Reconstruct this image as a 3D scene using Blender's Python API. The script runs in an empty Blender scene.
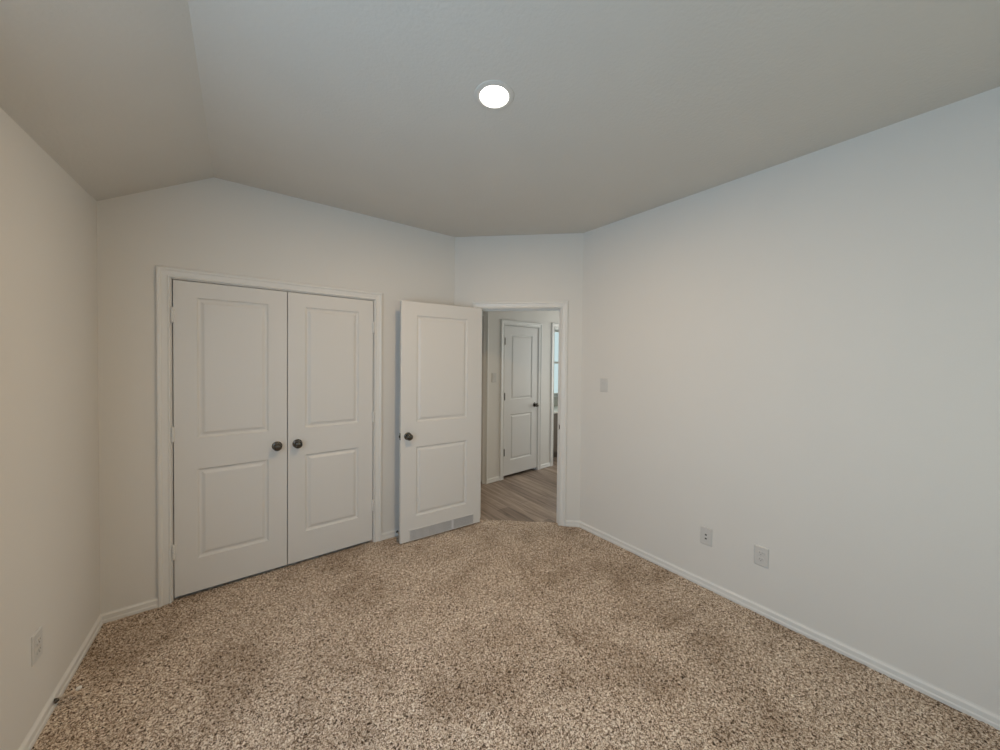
import bpy, bmesh, math, random
import numpy as np
from mathutils import Matrix, Vector

random.seed(4)
S = bpy.context.scene
COL = S.collection
rad = math.radians

# ------------------------------------------------------------------ camera, world, light, exposure
F_PX, CY, YAW, PITCH, ROLL, EYE = 348.65, 365.98, rad(36.605), rad(0.914), rad(-0.5437), 1.55
cam_d = bpy.data.cameras.new('camera')
cam = bpy.data.objects.new('camera', cam_d)
COL.objects.link(cam)
cam_d.sensor_width = 36.0
cam_d.lens = F_PX / 1000 * 36.0
cam_d.shift_y = -(375 - CY) / 1000
cam_d.clip_start = 0.02
r0 = Vector((math.cos(YAW), -math.sin(YAW), 0))
f0 = Vector((math.sin(YAW), math.cos(YAW), 0))
zz = Vector((0, 0, 1))
u0 = f0 * math.sin(PITCH) + zz * math.cos(PITCH)
fw = f0 * math.cos(PITCH) - zz * math.sin(PITCH)
rv = r0 * math.cos(ROLL) - u0 * math.sin(ROLL)
uv = r0 * math.sin(ROLL) + u0 * math.cos(ROLL)
M = Matrix((rv, uv, -fw)).transposed().to_4x4()
M.translation = (0, 0, EYE)
cam.matrix_world = M
S.camera = cam

S.view_settings.view_transform = 'Standard'
S.view_settings.look = 'None'
S.view_settings.gamma = 1
S.view_settings.use_curve_mapping = False
S.view_settings.exposure = 0.0

w = bpy.data.worlds.new('world'); S.world = w; w.use_nodes = True
w.node_tree.nodes['Background'].inputs[0].default_value = (0.70, 0.90, 0.92, 1)
w.node_tree.nodes['Background'].inputs[1].default_value = 0.85


def area(name, loc, target, sx, sy, power, col, shape='RECTANGLE', spread=180):
    l = bpy.data.lights.new(name, 'AREA'); l.shape = shape; l.size = sx
    if shape == 'RECTANGLE': l.size_y = sy
    l.energy = power; l.color = col; l.spread = rad(spread)
    o = bpy.data.objects.new(name, l); COL.objects.link(o); o.location = loc
    o.rotation_euler = (Vector(target) - Vector(loc)).to_track_quat('-Z', 'Y').to_euler()
    return o


YB = -0.95                                       # back wall
LAMP = (0.914, 1.293, 2.736)
LAMP_W, WIN_W, BACK_W, HALL_W, BATH_W = 19.0, 34.5, 3.6, 22.0, 3.0
area('lamp_light', (LAMP[0], LAMP[1], LAMP[2] - 0.0160), (LAMP[0], LAMP[1], 0), 0.118, 0.118, LAMP_W, (1.0, 0.68, 0.365), 'DISK')
area('window_daylight', (-0.80, 0.55, 1.45), (2.0, 0.55, 1.35), 1.5, 1.2, WIN_W, (0.51, 0.745, 1.0))
area('back_fill', (1.45, YB - 0.10, 1.45), (1.2, 2.0, 1.6), 1.2, 1.2, BACK_W, (1.0, 0.90, 0.5))  # added warm fill from behind the viewer, lifts closet wall and left side
area('hall_fill', (5.14, 2.95, 1.45), (3.0, 3.1, 1.3), 1.1, 1.3, HALL_W, (1.0, 1.0, 0.95))  # added fill out of view at the hall end, grazes the hall wall
area('bath_daylight', (4.55, 4.60, 1.52), (4.55, 3.0, 1.52), 0.8, 1.2, BATH_W, (0.84, 1.0, 0.98))

# ------------------------------------------------------------------ materials
def new_mat(name):
    m = bpy.data.materials.new(name); m.use_nodes = True
    nt = m.node_tree; b = nt.nodes['Principled BSDF']
    return m, nt, b


def nd(nt, t, **kw):
    n = nt.nodes.new(t)
    for k, v in kw.items():
        if k in n.inputs: n.inputs[k].default_value = v
        else: setattr(n, k, v)
    return n


def paint(name, col, rough, scale=90, bump=0.15, dist=0.002, spec=0.4, var=0.0):
    m, nt, b = new_mat(name)
    b.inputs['Roughness'].default_value = rough
    b.inputs['Specular IOR Level'].default_value = spec
    tc = nd(nt, 'ShaderNodeTexCoord')
    n = nd(nt, 'ShaderNodeTexNoise', Scale=scale, Detail=3.0, Roughness=0.55)
    nt.links.new(tc.outputs['Object'], n.inputs['Vector'])
    bp = nd(nt, 'ShaderNodeBump', Strength=bump, Distance=dist)
    nt.links.new(n.outputs['Fac'], bp.inputs['Height'])
    nt.links.new(bp.outputs['Normal'], b.inputs['Normal'])
    n2 = nd(nt, 'ShaderNodeTexNoise', Scale=3.0, Detail=2.0)
    nt.links.new(tc.outputs['Object'], n2.inputs['Vector'])
    rp = nd(nt, 'ShaderNodeValToRGB')
    rp.color_ramp.elements[0].position = 0.3; rp.color_ramp.elements[1].position = 0.7
    rp.color_ramp.elements[0].color = tuple(c * (1 - var) for c in col) + (1,)
    rp.color_ramp.elements[1].color = tuple(col) + (1,)
    nt.links.new(n2.outputs['Fac'], rp.inputs['Fac'])
    nt.links.new(rp.outputs['Color'], b.inputs['Base Color'])
    return m


WALL = paint('wall_paint', (0.73, 0.71, 0.675), 0.65, 110, 0.25, 0.0015, 0.3, 0.01)
CEIL = paint('ceiling_paint', (0.66, 0.635, 0.59), 0.9, 60, 0.5, 0.003, 0.1, 0.02)
TRIM = paint('trim_paint', (0.75, 0.74, 0.715), 0.38, 40, 0.03, 0.001, 0.5)
DOOR = paint('door_paint', (0.71, 0.695, 0.67), 0.42, 160, 0.06, 0.0008, 0.45)
PLAST = paint('white_plastic', (0.62, 0.61, 0.59), 0.35, 30, 0.0, 0.001, 0.5)
SLAT = paint('grille_enamel', (0.74, 0.74, 0.75), 0.4, 30, 0.0, 0.001, 0.5)
DARK = paint('dark_recess', (0.04, 0.038, 0.035), 0.9, 30, 0.0)
SLOT2 = paint('grille_shadow_grey', (0.34, 0.34, 0.34), 0.8, 30, 0.0)
SLOT = paint('grey_slots', (0.16, 0.155, 0.15), 0.8, 30, 0.0)
STONE = paint('pale_countertop', (0.70, 0.68, 0.62), 0.3, 20, 0.0, 0.001, 0.5, 0.1)
RUBBER = paint('white_rubber', (0.88, 0.86, 0.82), 0.6, 30, 0.0)
BLACKR = paint('dark_rubber', (0.05, 0.045, 0.04), 0.6, 30, 0.0)


def metal(name, col, rough):
    m, nt, b = new_mat(name)
    b.inputs['Metallic'].default_value = 1.0
    b.inputs['Roughness'].default_value = rough
    tc = nd(nt, 'ShaderNodeTexCoord')
    n = nd(nt, 'ShaderNodeTexNoise', Scale=60.0, Detail=2.0)
    nt.links.new(tc.outputs['Object'], n.inputs['Vector'])
    rp = nd(nt, 'ShaderNodeValToRGB')
    rp.color_ramp.elements[0].color = tuple(c * 0.85 for c in col) + (1,)
    rp.color_ramp.elements[1].color = tuple(col) + (1,)
    nt.links.new(n.outputs['Fac'], rp.inputs['Fac'])
    nt.links.new(rp.outputs['Color'], b.inputs['Base Color'])
    return m


BRONZE = metal('dark_nickel', (0.13, 0.118, 0.105), 0.17)
STEEL = metal('steel_screw', (0.55, 0.54, 0.52), 0.35)
COIL = metal('spring_metal', (0.70, 0.62, 0.54), 0.35)

m, nt, b = new_mat('lamp_glow')
b.inputs['Base Color'].default_value = (0.9, 0.9, 0.88, 1)
b.inputs['Emission Color'].default_value = (1.0, 0.96, 0.9, 1)
b.inputs['Emission Strength'].default_value = 6.0
tc = nd(nt, 'ShaderNodeTexCoord'); n = nd(nt, 'ShaderNodeTexNoise', Scale=5.0)
nt.links.new(tc.outputs['Object'], n.inputs['Vector'])
GLOW = m

m, nt, b = new_mat('window_glass')
nt.nodes.remove(b)
tr = nd(nt, 'ShaderNodeBsdfTransparent'); gl = nd(nt, 'ShaderNodeBsdfGlossy', Roughness=0.02)
mxs = nd(nt, 'ShaderNodeMixShader'); mxs.inputs[0].default_value = 0.04
nt.links.new(tr.outputs[0], mxs.inputs[1]); nt.links.new(gl.outputs[0], mxs.inputs[2])
nt.links.new(mxs.outputs[0], nt.nodes['Material Output'].inputs['Surface'])
GLASS = m

# carpet
def carpet_mat():
    m, nt, b = new_mat('frieze_carpet')
    b.inputs['Roughness'].default_value = 1.0
    b.inputs['Specular IOR Level'].default_value = 0.05
    L = nt.links.new
    tc = nd(nt, 'ShaderNodeTexCoord')
    n1 = nd(nt, 'ShaderNodeTexNoise', Scale=120.0, Detail=2.0, Roughness=0.6, Distortion=1.3)
    L(tc.outputs['Object'], n1.inputs['Vector'])
    rp = nd(nt, 'ShaderNodeValToRGB'); cr = rp.color_ramp
    cr.elements[0].position = 0.385; cr.elements[0].color = (0.045, 0.030, 0.021, 1)
    cr.elements[1].position = 0.645; cr.elements[1].color = (0.96, 0.88, 0.78, 1)
    for p, c in ((0.445, (0.32, 0.222, 0.155, 1)), (0.505, (0.58, 0.455, 0.35, 1)), (0.57, (0.80, 0.675, 0.55, 1))):
        e = cr.elements.new(p); e.color = c
    L(n1.outputs['Fac'], rp.inputs['Fac'])
    # broad patches where the pile lies another way
    n2 = nd(nt, 'ShaderNodeTexNoise', Scale=2.6, Detail=4.0, Roughness=0.6, Distortion=0.8)
    L(tc.outputs['Object'], n2.inputs['Vector'])
    r2 = nd(nt, 'ShaderNodeValToRGB')
    r2.color_ramp.elements[0].position = 0.35; r2.color_ramp.elements[0].color = (0.75, 0.72, 0.69, 1)
    r2.color_ramp.elements[1].position = 0.54; r2.color_ramp.elements[1].color = (1.0, 1.0, 1.0, 1)
    L(n2.outputs['Fac'], r2.inputs['Fac'])
    mx = nd(nt, 'ShaderNodeMix', data_type='RGBA', blend_type='MULTIPLY')
    mx.inputs[0].default_value = 1.0
    L(rp.outputs['Color'], mx.inputs[6]); L(r2.outputs['Color'], mx.inputs[7])
    L(mx.outputs[2], b.inputs['Base Color'])
    bp = nd(nt, 'ShaderNodeBump', Strength=0.55, Distance=0.008)
    L(n1.outputs['Fac'], bp.inputs['Height']); L(bp.outputs['Normal'], b.inputs['Normal'])
    return m


CARPET = carpet_mat()


def wood_mat():
    m, nt, b = new_mat('vinyl_planks')
    b.inputs['Roughness'].default_value = 0.42
    L = nt.links.new
    tc = nd(nt, 'ShaderNodeTexCoord')
    mp = nd(nt, 'ShaderNodeMapping'); mp.inputs['Rotation'].default_value = (0, 0, rad(90))
    L(tc.outputs['Object'], mp.inputs['Vector'])
    br = nd(nt, 'ShaderNodeTexBrick')
    br.inputs['Scale'].default_value = 1.0
    br.inputs['Brick Width'].default_value = 1.22
    br.inputs['Row Height'].default_value = 0.152
    br.inputs['Mortar Size'].default_value = 0.0014
    br.inputs['Bias'].default_value = 0.0
    br.inputs['Color1'].default_value = (0.25, 0.19, 0.15, 1)
    br.inputs['Color2'].default_value = (0.45, 0.355, 0.285, 1)
    br.inputs['Mortar'].default_value = (0.07, 0.052, 0.042, 1)
    br.offset = 0.37
    L(mp.outputs['Vector'], br.inputs['Vector'])
    m2 = nd(nt, 'ShaderNodeMapping'); m2.inputs['Scale'].default_value = (22, 1.8, 1)
    L(tc.outputs['Object'], m2.inputs['Vector'])
    n = nd(nt, 'ShaderNodeTexNoise', Scale=1.0, Detail=5.0, Roughness=0.6, Distortion=0.7)
    L(m2.outputs['Vector'], n.inputs['Vector'])
    rp = nd(nt, 'ShaderNodeValToRGB')
    rp.color_ramp.elements[0].position = 0.3; rp.color_ramp.elements[0].color = (0.48, 0.46, 0.43, 1)
    rp.color_ramp.elements[1].position = 0.7; rp.color_ramp.elements[1].color = (1.32, 1.30, 1.30, 1)
    L(n.outputs['Fac'], rp.inputs['Fac'])
    mx = nd(nt, 'ShaderNodeMix', data_type='RGBA', blend_type='MULTIPLY'); mx.inputs[0].default_value = 1.0
    L(br.outputs['Color'], mx.inputs[6]); L(rp.outputs['Color'], mx.inputs[7])
    L(mx.outputs[2], b.inputs['Base Color'])
    bp = nd(nt, 'ShaderNodeBump', Strength=0.2, Distance=0.001)
    L(n.outputs['Fac'], bp.inputs['Height']); L(bp.outputs['Normal'], b.inputs['Normal'])
    return m


WOOD = wood_mat()


def cab_mat():
    m, nt, b = new_mat('dark_cabinet_wood')
    b.inputs['Roughness'].default_value = 0.45
    tc = nd(nt, 'ShaderNodeTexCoord')
    mp = nd(nt, 'ShaderNodeMapping'); mp.inputs['Scale'].default_value = (25, 25, 2)
    nt.links.new(tc.outputs['Object'], mp.inputs['Vector'])
    n = nd(nt, 'ShaderNodeTexNoise', Scale=1.0, Detail=4.0)
    nt.links.new(mp.outputs['Vector'], n.inputs['Vector'])
    rp = nd(nt, 'ShaderNodeValToRGB')
    rp.color_ramp.elements[0].color = (0.10, 0.085, 0.07, 1); rp.color_ramp.elements[1].color = (0.20, 0.17, 0.14, 1)
    nt.links.new(n.outputs['Fac'], rp.inputs['Fac']); nt.links.new(rp.outputs['Color'], b.inputs['Base Color'])
    return m


CAB = cab_mat()

# ------------------------------------------------------------------ helpers
def obj(name, bm, mat, parent=None, smooth=False, bevel=0.0):
    bmesh.ops.recalc_face_normals(bm, faces=bm.faces[:])
    me = bpy.data.meshes.new(name); bm.to_mesh(me); bm.free()
    me.materials.append(mat)
    if smooth:
        for p in me.polygons: p.use_smooth = True
        me.set_sharp_from_angle(angle=rad(35))
    o = bpy.data.objects.new(name, me); COL.objects.link(o)
    if parent: o.parent = parent
    if bevel:
        md = o.modifiers.new('edge', 'BEVEL'); md.width = bevel; md.segments = 2; md.limit_method = 'ANGLE'; md.angle_limit = rad(60)
    return o


def tag(o, label=None, cat=None, group=None, kind=None):
    if label: o['label'] = label
    if cat: o['category'] = cat
    if group: o['group'] = group
    if kind: o['kind'] = kind
    return o


def empty(name, mat, label, cat, group=None, kind=None):
    o = bpy.data.objects.new(name, None); o.empty_display_size = 0.1
    COL.objects.link(o); o.matrix_world = mat
    return tag(o, label, cat, group, kind)


def box(bm, x0, x1, y0, y1, z0, z1):
    v = [bm.verts.new((x, y, z)) for x in (x0, x1) for y in (y0, y1) for z in (z0, z1)]
    for f in ((0, 1, 3, 2), (4, 6, 7, 5), (0, 4, 5, 1), (2, 3, 7, 6), (0, 2, 6, 4), (1, 5, 7, 3)):
        bm.faces.new([v[i] for i in f])


def prism(bm, pts, z0, z1):
    """closed prism over a plan polygon; z0/z1 numbers or functions of a point"""
    g0 = z0 if callable(z0) else (lambda p: z0)
    g1 = z1 if callable(z1) else (lambda p: z1)
    a = [bm.verts.new((p[0], p[1], g0(p))) for p in pts]
    c = [bm.verts.new((p[0], p[1], g1(p))) for p in pts]
    bm.faces.new(a[::-1]); bm.faces.new(c)
    n = len(pts)
    for i in range(n):
        bm.faces.new((a[i], a[(i + 1) % n], c[(i + 1) % n], c[i]))


def lathe(bm, prof, mat=None, n=32):
    """prof: (radius, height) along local +Z; mat places it"""
    mat = mat or Matrix()
    rings = []
    for r, h in prof:
        if r < 1e-6: rings.append([bm.verts.new(mat @ Vector((0, 0, h)))])
        else: rings.append([bm.verts.new(mat @ Vector((r * math.cos(2 * math.pi * i / n), r * math.sin(2 * math.pi * i / n), h))) for i in range(n)])
    for a, c in zip(rings, rings[1:]):
        for i in range(n):
            j = (i + 1) % n
            if len(a) == 1 and len(c) == 1: continue
            if len(a) == 1: bm.faces.new((a[0], c[i], c[j]))
            elif len(c) == 1: bm.faces.new((a[i], a[j], c[0]))
            else: bm.faces.new((a[i], a[j], c[j], c[i]))


def tube(bm, pts, r, n=8):
    pts = [Vector(p) for p in pts]; rings = []
    for i, p in enumerate(pts):
        t = (pts[min(i + 1, len(pts) - 1)] - pts[max(i - 1, 0)]).normalized()
        a = t.orthogonal().normalized() if i == 0 else (a - t * a.dot(t)).normalized()
        c = t.cross(a)
        rings.append([bm.verts.new(p + (a * math.cos(2 * math.pi * k / n) + c * math.sin(2 * math.pi * k / n)) * r) for k in range(n)])
    for q, s in zip(rings, rings[1:]):
        for k in range(n): bm.faces.new((q[k], q[(k + 1) % n], s[(k + 1) % n], s[k]))
    bm.faces.new(rings[0][::-1]); bm.faces.new(rings[-1])


def frame(o, d, z=0.0):
    """X runs to the right along a wall seen from inside, Y goes into the wall, Z is up"""
    d = Vector((d[0], d[1], 0)).normalized(); y = Vector((-d.y, d.x, 0))
    m = Matrix((d, y, Vector((0, 0, 1)))).transposed().to_4x4(); m.translation = (o[0], o[1], z)
    return m


def world_bm(bm, m):
    bmesh.ops.transform(bm, matrix=m, verts=bm.verts[:]); return bm


OUT = Matrix.Rotation(rad(90), 4, 'X')         # local +Z -> -Y (out of the wall)

# ------------------------------------------------------------------ plan of the room
A = Vector((1.6591, 2.9831)); B = Vector((2.5454, 2.1500))
dD = (B - A).normalized(); nD = Vector((-dD.y, dD.x))
L0 = Vector((-0.6591, 2.9831)); tL = math.tan(rad(-1.5836))
dL = Vector((tL, -1)).normalized()
R0 = B.copy(); dR = Vector((math.tan(rad(1.2718)), -1)).normalized()
DW = 2.9831
ZL, ZC, XC = 2.436, 2.736, -0.1396
lx = lambda y: L0.x + (DW - y) * tL
rx = lambda y: R0.x + (R0.y - y) * math.tan(rad(1.2718))
TH = 0.115
HH = 2.012                                      # head of the hall door
F_FAR = frame((0, DW), (1, 0))
F_LEFT = frame(L0, -dL)
F_RIGHT = frame(R0, dR)
F_DIAG = frame(A, dD)
C0 = Vector((2.75, 3.61)); d2 = Vector((0.98, 0.06)).normalized()
F_HALL = frame(C0, d2)
HC = C0 + d2 * (-0.275)                          # outer corner of the hall walls
F_B = frame(HC, dD)                              # hall wall facing the bedroom doorway
OP_D = (0.248, 1.017)                            # bedroom doorway along the diagonal wall
OP_C = (-0.349, 0.895)                           # closet opening
DH = 2.043                                       # head height


def wall_with_holes(name, m, s0, s1, holes, ztop, mat=WALL, th=TH, label=None):
    """holes: (a, b, z0, z1)"""
    bm = bmesh.new(); s = s0
    zt = ztop if callable(ztop) else (lambda p: ztop)
    for a, c, z0, z1 in sorted(holes):
        prism(bm, [(s, 0), (a, 0), (a, th), (s, th)], 0, zt)
        prism(bm, [(a, 0), (c, 0), (c, th), (a, th)], z1, zt)
        if z0 > 0: prism(bm, [(a, 0), (c, 0), (c, th), (a, th)], 0, z0)
        s = c
    prism(bm, [(s, 0), (s1, 0), (s1, th), (s, th)], 0, zt)
    o = obj(name, bm, mat); o.matrix_world = m
    return tag(o, label, 'wall', kind='structure')


# closet wall: top follows the sloped ceiling
def gable(p):
    x = p[0]
    return ZL + (x - L0.x) * (ZC - ZL) / (XC - L0.x) if x < XC else ZC


bm = bmesh.new()
for a, c, z0 in ((L0.x - 0.10, OP_C[0], 0), (OP_C[0], XC, DH), (XC, OP_C[1], DH), (OP_C[1], A.x, 0)):
    prism(bm, [(a, 0), (c, 0), (c, TH if c < 1.5 else TH), (a, TH)], z0, gable)
o = obj('wall_far', bm, WALL); o.matrix_world = F_FAR
tag(o, 'off white painted wall holding the double closet doors', 'wall', kind='structure')

LDIAG = (B - A).length
wall_with_holes('wall_diagonal', F_DIAG, 0, LDIAG, [(OP_D[0], OP_D[1], 0, DH)], ZC,
                label='narrow angled off white wall around the open bedroom doorway')
LR = (R0.y - YB) / -dR.y
wall_with_holes('wall_right', F_RIGHT, 0, LR, [], ZC, label='long plain off white wall on the right')
LL = (DW - YB) / -dL.y
WIN_L = (-(DW + 0.20), -(DW - 1.30), 0.85, 2.05)
wall_with_holes('wall_left', F_LEFT, -LL, 0, [WIN_L], ZL, label='off white wall on the left under the sloped ceiling')
XBL, XBR = lx(YB), rx(YB)
bm = bmesh.new()
WIN_B = (-2.05, -0.85, 0.85, 2.05)
F_BACK = frame((0, YB), (-1, 0))                 # local x = -world x
wall_with_holes('wall_back', F_BACK, -XBR - 0.1, -XBL + 0.1, [WIN_B, (-XC - 0.001, -XC, 0, DH)], lambda p: gable((-p[0],)), label='off white wall behind the viewer, with a window added for fill light')

# ceiling: flat part and sloped part on the left, one shell with thickness
bm = bmesh.new()
rows = []
for zo in (0, 0.05):
    for y in (DW + 0.02, YB - 0.02):
        xl = lx(y)
        rows.append([bm.verts.new(p) for p in ((xl - 0.05, y, ZL + zo - 0.05 * (ZC - ZL) / (XC - L0.x)), (XC, y, ZC + zo))])
for a, c in ((0, 1), (2, 3)):
    bm.faces.new((rows[a][0], rows[a][1], rows[c][1], rows[c][0]))
top = bm
prism(top, [(XC, YB - 0.02), (rx(YB) + 0.05, YB - 0.02), (R0.x + 0.05, R0.y + 0.02), (A.x + 0.03, DW + 0.02), (XC, DW + 0.02)], ZC, ZC + 0.05)
o = obj('ceiling', bm, CEIL)
tag(o, 'pale grey textured ceiling, flat with a sloped strip along the left wall', 'ceiling', kind='structure')

# carpet: real tufted pile
def build_carpet():
    g = 0.0068
    x0, x1, y0, y1 = -0.90, 2.75, YB - 0.05, 3.02
    nx, ny = int((x1 - x0) / g), int((y1 - y0) / g)
    rng = np.random.default_rng(7)
    h = rng.random((ny, nx))
    h = h + 0.6 * (np.roll(h, 1, 0) + np.roll(h, 1, 1)) / 2
    h = (h - h.mean()) / h.std() * 0.0017
    big = rng.random((ny // 9 + 2, nx // 9 + 2))
    yi = np.linspace(0, big.shape[0] - 2.001, ny); xi = np.linspace(0, big.shape[1] - 2.001, nx)
    Y0 = yi.astype(int); X0 = xi.astype(int); fy = (yi - Y0)[:, None]; fx = (xi - X0)[None, :]
    bg = (big[np.ix_(Y0, X0)] * (1 - fy) * (1 - fx) + big[np.ix_(Y0 + 1, X0)] * fy * (1 - fx)
          + big[np.ix_(Y0, X0 + 1)] * (1 - fy) * fx + big[np.ix_(Y0 + 1, X0 + 1)] * fy * fx)
    h = h + (bg - 0.5) * 0.004
    xs = x0 + np.arange(nx) * g; ys = y0 + np.arange(ny) * g
    X, Y = np.meshgrid(xs, ys)
    X = X + (rng.random(X.shape) - 0.5) * g * 0.7; Y = Y + (rng.random(Y.shape) - 0.5) * g * 0.7
    inside = (X > L0.x + (DW - Y) * tL - 0.04) & (X < R0.x + (R0.y - Y) * math.tan(rad(1.2718)) + 0.06)
    s = (X - A.x) * nD.x + (Y - A.y) * nD.y
    t = (X - A.x) * dD.x + (Y - A.y) * dD.y
    inside &= s < 0.025 + 0.033 * (t - 0.27) / 0.75
    h = np.clip(h, -0.007, 0.007)
    co = np.stack([X, Y, h], -1).reshape(-1, 3)
    idx = np.arange(nx * ny).reshape(ny, nx)
    q = np.stack([idx[:-1, :-1], idx[:-1, 1:], idx[1:, 1:], idx[1:, :-1]], -1).reshape(-1, 4)
    ok = inside.reshape(-1)[q].all(1); q = q[ok]
    used = np.unique(q); re = np.full(nx * ny, -1); re[used] = np.arange(len(used))
    q = re[q]; co = co[used]
    me = bpy.data.meshes.new('carpet')
    me.vertices.add(len(co)); me.vertices.foreach_set('co', co.reshape(-1).astype(np.float32))
    me.loops.add(q.size); me.loops.foreach_set('vertex_index', q.reshape(-1).astype(np.int32))
    me.polygons.add(len(q)); me.polygons.foreach_set('loop_start', (np.arange(len(q)) * 4).astype(np.int32))
    me.update(calc_edges=True); me.validate()
    for p in me.polygons: p.use_smooth = True
    me.materials.append(CARPET)
    o = bpy.data.objects.new('floor', me); COL.objects.link(o)
    return tag(o, 'brown and beige flecked bedroom carpet', 'carpet', kind='structure')


build_carpet()
bm = bmesh.new()
# slab under the carpet and the closet floor
prism(bm, [(-0.9, YB - 0.1), (2.8, YB - 0.1), (2.8, 2.0), tuple(B + nD * 0.01), tuple(A + nD * 0.01), (1.3, 3.02), (-0.9, 3.02)], -0.08, -0.022)
prism(bm, [(-0.9, 3.02), (1.22, 3.02), (1.22, 3.62), (-0.9, 3.62)], -0.08, -0.004)
tag(obj('floor', bm, WALL), 'bare subfloor under the carpet edge and in the closet', 'floor', kind='structure')
bm = bmesh.new()
pA = A - dD * 0.62 + nD * 0.012; pB = B + dD * 0.2 + nD * 0.012
prism(bm, [tuple(pA), tuple(pB), (5.2, tuple(pB)[1]), (5.2, 4.9), (1.2, 4.9)], -0.06, -0.006)
tag(obj('floor', bm, WOOD), 'grey brown wood plank floor of the hall beyond the doorway', 'floor', kind='structure')

# hall shell
wall_with_holes('wall_hall', F_HALL, -0.275, 2.4, [(0.002, 0.632, 0, HH), (0.975, 1.75, 0, DH)], 2.436,
                label='off white hall wall holding the narrow closed door')
wall_with_holes('wall_hall', F_B, -0.9, 0.0, [(-0.72, -0.058, 0, 2.09)], 2.436,
                label='short angled hall wall at the far left of the doorway view')
bm = bmesh.new()
a = A - dD * 0.62 + nD * 0.115
e = HC - dD * 0.9 + nD * 0.1
prism(bm, [tuple(a), tuple(e), tuple(e - dD * 0.1), tuple(a - dD * 0.1)], 0, 2.436)
prism(bm, [tuple(a), tuple(A + nD * 0.115 + dD * 0.02), tuple(A + nD * 0.03 + dD * 0.02), tuple(a - nD * 0.08)], 0, 2.436)
b2 = B + nD * 0.115
prism(bm, [tuple(b2), (5.1, b2.y), (5.1, b2.y - 0.1), tuple(b2 + Vector((-0.02, -0.1)))], 0, 2.436)
prism(bm, [(3.55, 4.45), (4.15, 4.45), (4.15, 4.55), (3.55, 4.55)], 0, 2.436)
prism(bm, [(4.95, 4.45), (5.1, 4.45), (5.1, 4.55), (4.95, 4.55)], 0, 2.436)
prism(bm, [(4.15, 4.45), (4.95, 4.45), (4.95, 4.55), (4.15, 4.55)], 0, 0.92)
prism(bm, [(4.15, 4.45), (4.95, 4.45), (4.95, 4.55), (4.15, 4.55)], 2.12, 2.436)
prism(bm, [(3.45, 3.78), (3.55, 3.78), (3.55, 4.45), (3.45, 4.45)], 0, 2.436)
prism(bm, [(2.35, 4.25), (3.45, 4.25), (3.45, 4.33), (2.35, 4.33)], 0, 2.436)
tag(obj('wall_hall', bm, WALL), 'off white walls closing the hall and the bright room past it', 'wall', kind='structure')
F_HE = frame((5.05, 4.6), (0, -1)); WIN_H = (1.10, 2.20, 0.80, 2.10)
wall_with_holes('wall_hall', F_HE, 0, 4.6 - 2.20, [WIN_H], 2.436, label='off white end wall of the hall with a window added for fill light')
# closets behind closed doors
bm = bmesh.new()
box(bm, -0.75, 1.22, 3.60, 3.66, 0, 2.436); box(bm, -0.75, -0.70, 3.10, 3.60, 0, 2.436); box(bm, 1.17, 1.22, 3.10, 3.60, 0, 2.436)
box(bm, -0.75, 1.22, 3.098, 3.66, 2.3, 2.36)
tag(obj('wall_closet', bm, WALL), 'walls inside the dark closet behind the double doors', 'wall', kind='structure')
bm = bmesh.new()
prism(bm, [tuple(A + nD * 0.115 - dD * 0.75), tuple(B + nD * 0.115), (2.62, 2.2), (5.2, 2.2), (5.2, 4.9), (1.1, 4.9)], 2.436, 2.50)
tag(obj('ceiling', bm, CEIL), 'flat hall ceiling beyond the bedroom doorway', 'ceiling', kind='structure')

# ------------------------------------------------------------------ trim
BH, BT = 0.060, 0.015
BASE_PROF = [(0, 0), (-BT, 0), (-BT, 0.016), (-BT + 0.004, 0.0215), (-BT + 0.004, 0.042), (-0.0095, 0.0455), (-0.0020, 0.0515), (-0.001, 0.057), (0, 0.057)]


def baseboard(name, m, runs, label):
    """runs: (s0, s1, mitre0, mitre1): mitre = change of s per metre out of the wall"""
    bm = bmesh.new()
    for s0, s1, k0, k1 in runs:
        A1 = [bm.verts.new((s0 - y * k0, y, z)) for y, z in BASE_PROF]
        B1 = [bm.verts.new((s1 + y * k1, y, z)) for y, z in BASE_PROF]
        n = len(A1)
        for i in range(n): bm.faces.new((A1[i], A1[(i + 1) % n], B1[(i + 1) % n], B1[i]))
        bm.faces.new(A1[::-1]); bm.faces.new(B1)
    o = obj(name, bm, TRIM); o.matrix_world = m
    return tag(o, label, 'baseboard', kind='structure')


CW = 0.062; RV = 0.006
t45 = math.tan(rad(22.5))
baseboard('baseboard_left', F_LEFT, [(-LL, 0, 1, 1)], 'white baseboard along the left wall')
baseboard('baseboard_far', F_FAR, [(L0.x, OP_C[0] - RV - CW, 1, 0), (OP_C[1] + RV + CW, A.x, 0, -0.4)], 'white baseboard either side of the closet doors')
baseboard('baseboard_diagonal', F_DIAG, [(0, OP_D[0] - RV - CW, -0.4, 0), (OP_D[1] + RV + CW, LDIAG, 0, 0.40)], 'tiny white baseboard pieces beside the bedroom doorway')
baseboard('baseboard_right', F_RIGHT, [(0, LR, 0.40, 1)], 'long white baseboard along the right wall')
baseboard('baseboard_hall', F_HALL, [(-0.275, 0.002 - RV - CW, -0.4, 0), (0.632 + RV + CW, 0.975 - RV - CW, 0, 0)], 'white baseboard of the hall wall either side of the narrow door')

CAS = [(0, 0), (0, -0.010), (0.003, -0.0125), (0.008, -0.012), (0.011, -0.0095), (0.014, -0.0085), (0.038, -0.0115), (0.041, -0.0155), (0.046, -0.018), (0.055, -0.018), (0.060, -0.0155), (0.062, -0.011), (0.062, 0)]


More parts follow.
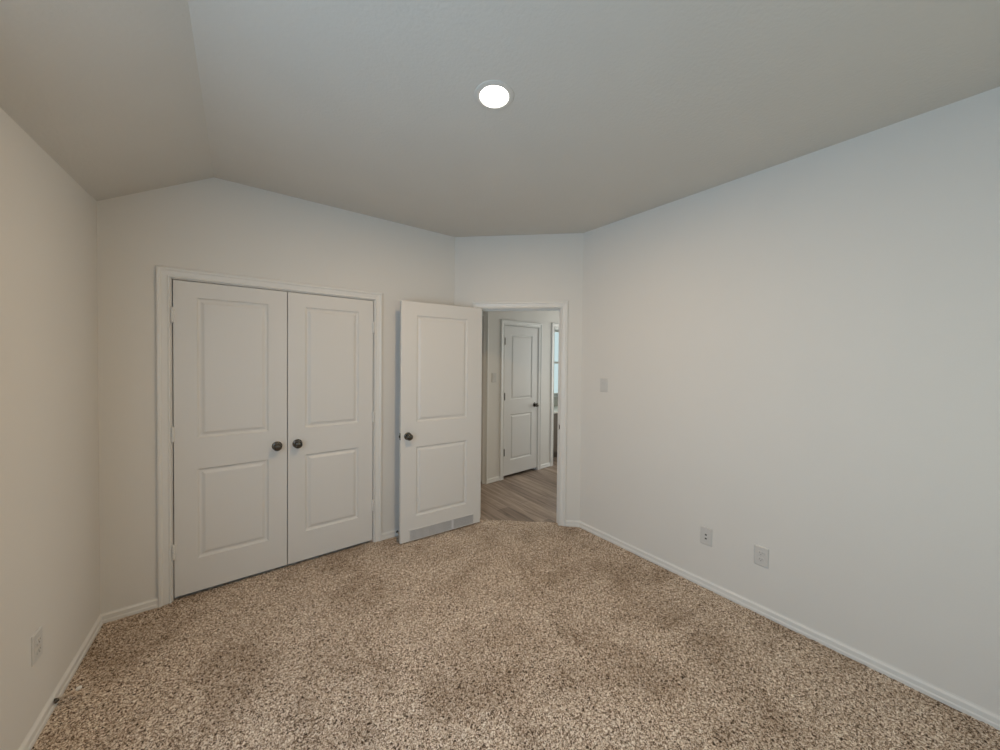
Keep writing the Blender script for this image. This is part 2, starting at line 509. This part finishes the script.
def casing(m, s0, s1, zt, parent=None, name='casing', label=None):
    bm = bmesh.new(); rings = []
    s0 -= RV; s1 += RV; zt += RV
    for u, v in CAS:
        rings.append([bm.verts.new(p) for p in ((s0 - u, v, -0.004), (s0 - u, v, zt + u), (s1 + u, v, zt + u), (s1 + u, v, -0.004))])
    n = len(rings)
    for i in range(n):
        a, c = rings[i], rings[(i + 1) % n]
        for k in range(3): bm.faces.new((a[k], a[k + 1], c[k + 1], c[k]))
    bm.faces.new([r[0] for r in rings]); bm.faces.new([r[3] for r in rings][::-1])
    o = obj(name, bm, TRIM, parent)
    if not parent:
        o.matrix_world = m; tag(o, label, 'trim', kind='structure')
    return o


def jamb(parent, s0, s1, zt, th=TH, stop=0.045, both=False):
    """lining boards inside the opening and a stop strip"""
    bm = bmesh.new(); t = 0.002
    box(bm, s0 - 0.001, s0 + t, 0.0, th, -0.004, zt)
    box(bm, s1 - t, s1 + 0.001, 0.0, th, -0.004, zt)
    box(bm, s0, s1, 0.0, th, zt - t, zt + 0.001)
    o = obj('jamb', bm, TRIM, parent)
    bm = bmesh.new()
    box(bm, s0 + t, s0 + 0.013, stop, stop + 0.032, -0.004, zt - t)
    box(bm, s1 - 0.013, s1 - t, stop, stop + 0.032, -0.004, zt - t)
    box(bm, s0 + 0.013, s1 - 0.013, stop, stop + 0.032, zt - 0.013, zt - t)
    obj('door_stop_strip', bm, TRIM, parent)


def doorframe(name, m, s0, s1, zt, label, th=TH, back=False, stop=0.045):
    r = empty(name, m, label, 'door frame', kind='structure')
    casing(m, s0, s1, zt, r); jamb(r, s0, s1, zt, th, stop)
    if back:
        o = casing(m, s0, s1, zt, r)
        o.matrix_local = Matrix.Translation((s0 + s1, th, 0)) @ Matrix.Rotation(math.pi, 4, 'Z')
    return r


# ------------------------------------------------------------------ moulded two panel door
RINGS = [(0, 0), (0.003, 0.0045), (0.008, 0.0095), (0.014, 0.0115), (0.019, 0.0115), (0.024, 0.0098), (0.034, 0.0040), (0.039, 0.0026), (0.044, 0.0024)]


def slab(bm, w_, h_, t_, panels, z0=0.0):
    """slab with moulded sunken panels on both faces; x 0..w, y 0..t, z z0..z0+h"""
    xs = sorted({0, w_} | {p[0] for p in panels} | {p[1] for p in panels})
    zs = sorted({z0, z0 + h_} | {p[2] for p in panels} | {p[3] for p in panels})
    for y, sg in ((0.0, 1), (t_, -1)):
        for i in range(len(xs) - 1):
            for j in range(len(zs) - 1):
                a, c, d, e = xs[i], xs[i + 1], zs[j], zs[j + 1]
                if any(abs(p[0] - a) < 1e-6 and abs(p[2] - d) < 1e-6 for p in panels):
                    prev = None
                    for off, dep in RINGS:
                        q = [bm.verts.new(v) for v in ((a + off, y + sg * dep, d + off), (c - off, y + sg * dep, d + off), (c - off, y + sg * dep, e - off), (a + off, y + sg * dep, e - off))]
                        if prev:
                            for k in range(4): bm.faces.new((prev[k], prev[(k + 1) % 4], q[(k + 1) % 4], q[k]))
                        prev = q
                    bm.faces.new(prev)
                else:
                    bm.faces.new([bm.verts.new(v) for v in ((a, y, d), (c, y, d), (c, y, e), (a, y, e))])
    for i in range(len(xs) - 1):
        for z in (z0, z0 + h_):
            bm.faces.new([bm.verts.new(v) for v in ((xs[i], 0, z), (xs[i + 1], 0, z), (xs[i + 1], t_, z), (xs[i], t_, z))])
    for j in range(len(zs) - 1):
        for x in (0, w_):
            bm.faces.new([bm.verts.new(v) for v in ((x, 0, zs[j]), (x, t_, zs[j]), (x, t_, zs[j + 1]), (x, 0, zs[j + 1]))])
    bmesh.ops.remove_doubles(bm, verts=bm.verts[:], dist=1e-5)


def add_knob(parent, x, z, side=1, t_=0.035, name='knob'):
    """side 1: front face (towards -Y), -1: back face"""
    base = Matrix.Translation((x, 0 if side == 1 else t_, z)) @ (OUT if side == 1 else Matrix.Rotation(rad(-90), 4, 'X'))
    bm = bmesh.new()
    lathe(bm, [(0.0, 0.004), (0.014, 0.005), (0.0125, 0.012), (0.0115, 0.022), (0.013, 0.028), (0.020, 0.033), (0.0255, 0.039), (0.028, 0.046),
               (0.0275, 0.053), (0.0245, 0.059), (0.019, 0.063), (0.0165, 0.0640), (0.0150, 0.0628), (0.008, 0.0645), (0.0, 0.065)], base, 36)
    k = obj(name, bm, BRONZE, parent, smooth=True)
    bm = bmesh.new()
    lathe(bm, [(0.0, 0.0), (0.0325, 0.0), (0.0325, 0.003), (0.030, 0.0065), (0.024, 0.0090), (0.015, 0.010), (0.0, 0.010)], base, 36)
    obj('rose', bm, BRONZE, k, smooth=True)
    return k


def add_hinge(parent, x, z, y=-0.0105, mat=TRIM, hh=0.089, flip=1):
    bm = bmesh.new()
    n = 5; seg = hh / n
    for i in range(n):
        z0 = z - hh / 2 + i * seg
        lathe(bm, [(0, 0.0004), (0.0070, 0.0004), (0.0080, 0.0014), (0.0080, seg - 0.0014), (0.0070, seg - 0.0004), (0, seg - 0.0004)], Matrix.Translation((x, y, z0)), 14)
    lathe(bm, [(0, -0.005), (0.003, -0.005), (0.005, -0.002), (0.005, 0.0), (0, 0.0)], Matrix.Translation((x, y, z - hh / 2)), 12)
    lathe(bm, [(0, 0.005), (0.003, 0.005), (0.005, 0.002), (0.005, 0.0), (0, 0.0)], Matrix.Translation((x, y, z + hh / 2)), 12)
    box(bm, x - 0.012, x + 0.012, min(y, 0) + 0.004, 0.004 if flip > 0 else y, z - hh / 2, z + hh / 2)
    return obj('hinge', bm, mat, parent, smooth=True)


def make_door(name, m, w_, h_, panels, z0, label, t_=0.035):
    r = empty(name, m, label, 'door', kind='structure')
    bm = bmesh.new(); slab(bm, w_, h_, t_, panels, z0)
    obj('door_slab', bm, DOOR, r, bevel=0.0015)
    return r


def two_panels(w_, st=0.114):
    return [(st, w_ - st, 0.238, 0.824), (st, w_ - st, 1.026, 1.936)]


# closet doors: trim, then the two leaves
doorframe('trim_1', F_FAR, OP_C[0], OP_C[1], DH, 'white moulded casing around the double closet doors')
GAP = 0.0045
wl = (OP_C[1] - OP_C[0] - 3 * GAP - 0.004) / 2
dz = 0.022
for i in range(2):
    s = OP_C[0] + 0.002 + GAP + i * (wl + GAP)
    d = make_door('door_%d' % (i + 1), F_FAR @ Matrix.Translation((s, 0.001, 0)), wl, DH - 0.006 - dz, two_panels(wl), dz,
                  ['left leaf of the white double closet doors, knob on its right edge', 'right leaf of the white double closet doors, knob on its left edge'][i])
    add_knob(d, wl - 0.062 if i == 0 else 0.062, 0.915)
    for hz in (0.318, 1.065, 1.815):
        add_hinge(d, -0.002 if i == 0 else wl + 0.002, hz)

# bedroom doorway and its open leaf
fr = doorframe('trim_2', F_DIAG, OP_D[0], OP_D[1], DH, 'white casing and jamb of the open bedroom doorway', back=True)
bm = bmesh.new()
box(bm, OP_D[1] - 0.0042, OP_D[1] - 0.0018, 0.002, 0.032, 0.90, 0.957)
box(bm, OP_D[1] - 0.0042, OP_D[1] + 0.003, -0.004, 0.003, 0.91, 0.947)
o = obj('strike_plate', bm, BRONZE, fr); o['label'] = 'small dark metal strike plate'
Hg = Vector((1.825, 2.754)); En = Vector((1.060, 2.803))
dLf = (Hg - En).normalized(); WLF = 0.764
m = frame(Hg - dLf * WLF, dLf)
LZ = 0.010
d = make_door('door_3', m, WLF, 2.028, [(0.133, 0.618, 0.214, 0.808), (0.133, 0.618, 1.018, 1.924)], LZ,
              'open white bedroom door leaf swung back in front of the closet wall')
add_knob(d, 0.060, 0.907); add_knob(d, 0.060, 0.907, -1)
bm = bmesh.new(); box(bm, -0.0012, 0.002, 0.005, 0.030, 0.878, 0.935); box(bm, -0.009, 0.0, 0.012, 0.023, 0.897, 0.916)
o = obj('latch_plate', bm, BRONZE, d); o['label'] = 'dark metal latch plate on the door edge'
for hz in (0.30, 1.06, 1.83): add_hinge(d, WLF - 0.006, hz, y=0.043, flip=-1)
# louvred grille low on the leaf
gx0, gx1, gz0, gz1 = 0.082, 0.690, 0.0145, 0.103
bm = bmesh.new()
fwid = 0.007
box(bm, gx0 - fwid, gx1 + fwid, -0.005, 0.0, gz0 - 0.001, gz0 + 0.003); box(bm, gx0 - fwid, gx1 + fwid, -0.005, 0.0, gz1 - 0.003, gz1 + 0.004)
box(bm, gx0 - fwid, gx0, -0.005, 0.0, gz0, gz1); box(bm, gx1, gx1 + fwid, -0.005, 0.0, gz0, gz1)
g = obj('vent_grille', bm, DOOR, d, bevel=0.0008); g['label'] = 'pale grey slotted vent grille along the door bottom'
bm = bmesh.new(); nsl = 60
for i in range(nsl):
    x = gx0 + (i + 0.5) * (gx1 - gx0) / nsl
    if abs(i - nsl * 0.64) < 1: box(bm, x - 0.004, x + 0.004, -0.0042, -0.0008, gz0, gz1); continue
    v = [bm.verts.new(p) for p in ((x - 0.0032, -0.0040, gz0), (x + 0.0032, -0.0012, gz0), (x + 0.0032, -0.0012, gz1), (x - 0.0032, -0.0040, gz1),
                                   (x - 0.0032, -0.0034, gz0), (x + 0.0032, -0.0006, gz0), (x + 0.0032, -0.0006, gz1), (x - 0.0032, -0.0034, gz1))]
    for f in ((0, 1, 2, 3), (4, 7, 6, 5), (0, 3, 7, 4), (1, 5, 6, 2), (0, 4, 5, 1), (3, 2, 6, 7)): bm.faces.new([v[k] for k in f])
obj('louvre', bm, SLAT, g)
bm = bmesh.new(); box(bm, gx0, gx1, -0.0005, 0.0002, gz0, gz1)
obj('grille_back', bm, SLOT2, g)

# hall doors
doorframe('trim_3', F_HALL, 0.002, 0.632, HH, 'white casing of the narrow closed hall door')
d = make_door('door_4', F_HALL @ Matrix.Translation((0.007, 0.001, 0)), 0.620, HH - 0.006 - 0.034, [(0.112, 0.510, 0.225, 0.835), (0.112, 0.510, 1.03, 1.893)], 0.034,
              'closed narrow white two panel door seen through the doorway')
add_knob(d, 0.566, 0.93)
for hz in (0.345, 1.08, 1.80):
    o = add_hinge(d, -0.004, hz, mat=BRONZE); o['label'] = 'dark metal hinge'
bm = bmesh.new(); box(bm, -0.12, 0.72, 0.14, 0.6, -0.004, 2.2)
bmesh.ops.delete(bm, geom=[f for f in bm.faces if abs(f.calc_center_median().y - 0.14) < 1e-4], context='FACES')
o = obj('wall_hall_closet', bm, WALL); o.matrix_world = F_HALL
tag(o, 'dark inside walls behind the narrow closed hall door', 'wall', kind='structure')
doorframe('trim_4', F_B, -0.72, -0.058, 2.09, 'white casing of the hall door mostly hidden behind the open leaf')
d = make_door('door_5', F_B @ Matrix.Translation((-0.715, 0.020, 0)), 0.652, 2.06, [(0.114, 0.538, 0.225, 0.835), (0.114, 0.538, 1.03, 1.915)], 0.018,
              'sliver of a closed hall door at the far left of the doorway view')
add_knob(d, 0.06, 0.93)
# cased opening to the bright room at the end of the hall
doorframe('trim_5', F_HALL, 0.975, 1.75, DH, 'white casing of the opening to the bright room past the hall door')

# bright room: window and vanity
def window(name, m, s0, s1, z0, z1, label, th=TH):
    r = empty(name, m, label, 'window', kind='structure')
    bm = bmesh.new(); fwd = 0.045
    box(bm, s0, s1, 0.05, 0.09, z0, z0 + fwd); box(bm, s0, s1, 0.05, 0.09, z1 - fwd, z1)
    box(bm, s0, s0 + fwd, 0.05, 0.09, z0, z1); box(bm, s1 - fwd, s1, 0.05, 0.09, z0, z1)
    box(bm, s0, s1, 0.055, 0.085, (z0 + z1) / 2 - 0.018, (z0 + z1) / 2 + 0.018)
    obj('window_frame', bm, TRIM, r)
    bm = bmesh.new(); box(bm, s0 + fwd, s1 - fwd, 0.068, 0.072, z0 + fwd, z1 - fwd)
    obj('pane', bm, GLASS, r)
    bm = bmesh.new(); box(bm, s0 - 0.03, s1 + 0.03, -0.03, 0.05, z0 - 0.018, z0)
    obj('window_sill', bm, TRIM, r, bevel=0.003)
    return r


window('window_1', F_LEFT, *WIN_L, 'white framed window in the left wall beside the viewer')
window('added_window_back', F_BACK, *WIN_B, 'white framed window added unseen behind the viewer for fill light')  # unseen, added to go with the fill from behind
window('added_window_hall', F_HE, *WIN_H, 'white framed window added out of view in the hall end wall for fill light')  # unseen, added only to account for the hall fill
window('window_3', frame((0, 4.45), (1, 0)), 4.15, 4.95, 0.92, 2.12, 'bright pale window glimpsed at the right edge of the doorway')

r = empty('vanity_cabinet', Matrix.Translation((3.86, 3.91, 0)), 'low dark cabinet with pale top glimpsed below the bright window past the hall', 'cabinet')
bm = bmesh.new(); box(bm, 0.0, 1.1, 0.0, 0.48, 0.08, 0.72); box(bm, 0.03, 1.07, 0.05, 0.48, -0.005, 0.08)
obj('body', bm, CAB, r, bevel=0.002)
for k in range(3):
    bm = bmesh.new(); x = 0.02 + k * 0.355
    box(bm, x, x + 0.345, -0.018, -0.001, 0.10, 0.70)
    dd = obj('door', bm, CAB, r, bevel=0.004)
    bm = bmesh.new(); tube(bm, [(x + 0.33, -0.018, 0.55), (x + 0.33, -0.04, 0.56), (x + 0.33, -0.04, 0.62), (x + 0.33, -0.018, 0.63)], 0.004)
    obj('handle', bm, STEEL, dd)
bm = bmesh.new(); box(bm, -0.015, 1.11, -0.03, 0.51, 0.72, 0.75); box(bm, 0.0, 1.1, 0.49, 0.51, 0.75, 0.84)
obj('countertop', bm, STONE, r, bevel=0.004)

# ------------------------------------------------------------------ ceiling light
r = empty('ceiling_light', Matrix.Translation(LAMP), 'round white recessed ceiling light, switched on', 'ceiling light')
FL = Matrix.Rotation(math.pi, 4, 'X')
bm = bmesh.new()
lathe(bm, [(0.064, 0.001), (0.064, 0.0035), (0.067, 0.006), (0.078, 0.0065), (0.088, 0.003), (0.090, 0.0), (0.063, 0.0), (0.064, 0.001)], FL, 64)
obj('trim_ring', bm, CEIL, r, smooth=True)
bm = bmesh.new(); lathe(bm, [(0, 0.0150), (0.030, 0.0145), (0.050, 0.0125), (0.060, 0.0090), (0.0636, 0.004), (0.0636, 0.001), (0, 0.001)], FL, 64)
obj('lens', bm, GLOW, r, smooth=True)

# ------------------------------------------------------------------ wall plates
def plate(name, m, s, z, label, cat, kind, group=None):
    r = empty(name, m @ Matrix.Translation((s, 0, z)), label, cat, group)
    bm = bmesh.new()
    pw, ph = 0.0375, 0.060
    a = [bm.verts.new(p) for p in ((-pw, 0, -ph), (pw, 0, -ph), (pw, 0, ph), (-pw, 0, ph))]
    b_ = [bm.verts.new(p) for p in ((-pw, -0.003, -ph), (pw, -0.003, -ph), (pw, -0.003, ph), (-pw, -0.003, ph))]
    c = [bm.verts.new(p) for p in ((-pw + .004, -0.0065, -ph + .004), (pw - .004, -0.0065, -ph + .004), (pw - .004, -0.0065, ph - .004), (-pw + .004, -0.0065, ph - .004))]
    for q, t in ((a, b_), (b_, c)):
        for k in range(4): bm.faces.new((q[k], q[(k + 1) % 4], t[(k + 1) % 4], t[k]))
    bm.faces.new(c); bm.faces.new(a[::-1])
    obj('cover_plate', bm, PLAST, r)

    def screw(z_):
        bm = bmesh.new(); lathe(bm, [(0, 0.0062), (0.0034, 0.0062), (0.003, 0.0078), (0, 0.0082)], Matrix.Translation((0, 0, z_)) @ OUT, 16)
        obj('screw', bm, PLAST, r)
    if kind == 'outlet':
        for zc in (-0.0195, 0.0195):
            bm = bmesh.new(); pts = []
            for i in range(32):
                t = 2 * math.pi * i / 32
                pts.append((0.0175 * math.cos(t), max(-0.0128, min(0.0128, 0.0175 * math.sin(t))) + zc))
            q = [bm.verts.new((p[0], -0.006, p[1])) for p in pts]; t = [bm.verts.new((p[0] * .96, -0.0095, zc + (p[1] - zc) * .96)) for p in pts]
            bm.faces.new(t)
            for k in range(32): bm.faces.new((q[k], q[(k + 1) % 32], t[(k + 1) % 32], t[k]))
            rc = obj('receptacle', bm, PLAST, r)
            bm = bmesh.new()
            box(bm, -0.0075, -0.0055, -0.0098, -0.0093, zc - 0.001, zc + 0.0075); box(bm, 0.0055, 0.0075, -0.0098, -0.0093, zc - 0.000, zc + 0.0065)
            lathe(bm, [(0.0025, 0.0093), (0.0025, 0.0098), (0, 0.0098)], Matrix.Translation((0, 0, zc - 0.0065)) @ OUT, 12)
            obj('slots', bm, SLOT, rc)
        screw(0)
    elif kind == 'jack':
        for zc in (0.011, -0.015):
            bm = bmesh.new(); box(bm, -0.0095, 0.0095, -0.0085, -0.006, zc - 0.0095, zc + 0.0095)
            j = obj('jack', bm, PLAST, r)
            bm = bmesh.new(); box(bm, -0.0058, 0.0058, -0.0089, -0.0083, zc - 0.0055, zc + 0.0045)
            obj('socket', bm, DARK, j)
        screw(0.045); screw(-0.045)
    else:
        bm = bmesh.new(); box(bm, -0.0168, 0.0168, -0.0080, -0.006, -0.0335, 0.0335)
        rf = obj('rocker_frame', bm, PLAST, r, bevel=0.0008)
        bm = bmesh.new()
        v = [bm.verts.new(p) for p in ((-.0145, -.008, -.031), (.0145, -.008, -.031), (.0145, -.0085, 0), (-.0145, -.0085, 0), (.0145, -.0125, .031), (-.0145, -.0125, .031), (.0145, -.008, .031), (-.0145, -.008, .031))]
        bm.faces.new((v[0], v[1], v[2], v[3])); bm.faces.new((v[3], v[2], v[4], v[5])); bm.faces.new((v[5], v[4], v[6], v[7]))
        obj('rocker', bm, PLAST, r)
        screw(0.048); screw(-0.048)
    return r


plate('wall_outlet', F_RIGHT, 1.406, 0.358, 'white duplex outlet low on the right wall, nearer to the viewer', 'outlet', 'outlet')
plate('wall_outlet', F_LEFT, -0.717, 0.358, 'white duplex outlet low on the left wall', 'outlet', 'outlet')
plate('wall_jack', F_RIGHT, 1.092, 0.355, 'white wall plate with two small dark sockets, right wall, farther from the viewer', 'wall plate', 'jack')
plate('light_switch', F_RIGHT, 0.245, 1.343, 'white light switch on the right wall beside the bedroom doorway', 'light switch', 'switch')
plate('light_switch', F_HALL, -0.170, 1.332, 'white light switch on the hall wall left of the narrow door', 'light switch', 'switch')


# ------------------------------------------------------------------ spring door stops on the baseboards
def spring_stop(m, s, z, ln, label, tipm, tilt=0.0, pitch=0.0):
    r = empty('door_stop', m @ Matrix.Translation((s, -BT, z)) @ Matrix.Rotation(tilt, 4, 'Z') @ Matrix.Rotation(pitch, 4, 'X'), label, 'door stop')
    bm = bmesh.new(); lathe(bm, [(0, 0), (0.011, 0), (0.011, 0.003), (0.0085, 0.006), (0.006, 0.012), (0.0045, 0.014), (0, 0.014)], OUT, 24)
    o = obj('mounting_base', bm, BRONZE, r, smooth=True); o['label'] = 'dark metal mounting base'
    bm = bmesh.new(); turns = 16; pts = []
    for i in range(turns * 10 + 1):
        t = i / (turns * 10); a = 2 * math.pi * turns * t
        pts.append((0.0042 * math.cos(a), -(0.012 + t * (ln - 0.024)), 0.0042 * math.sin(a)))
    tube(bm, pts, 0.0013, 6)
    obj('spring', bm, COIL, r, smooth=True)
    bm = bmesh.new(); lathe(bm, [(0, ln - 0.016), (0.006, ln - 0.016), (0.0078, ln - 0.012), (0.0078, ln - 0.003), (0.006, ln), (0, ln)], OUT, 20)
    o = obj('rubber_tip', bm, tipm, r, smooth=True); o['label'] = 'white rubber tip' if tipm is RUBBER else 'dark rubber tip'
    return r


spring_stop(F_LEFT, -0.608, 0.030, 0.078, 'spring door stop with white tip on the left baseboard', RUBBER, 0.1, -0.24)
spring_stop(F_FAR, 1.098, 0.038, 0.075, 'small dark door stop on the baseboard behind the open door', BLACKR)
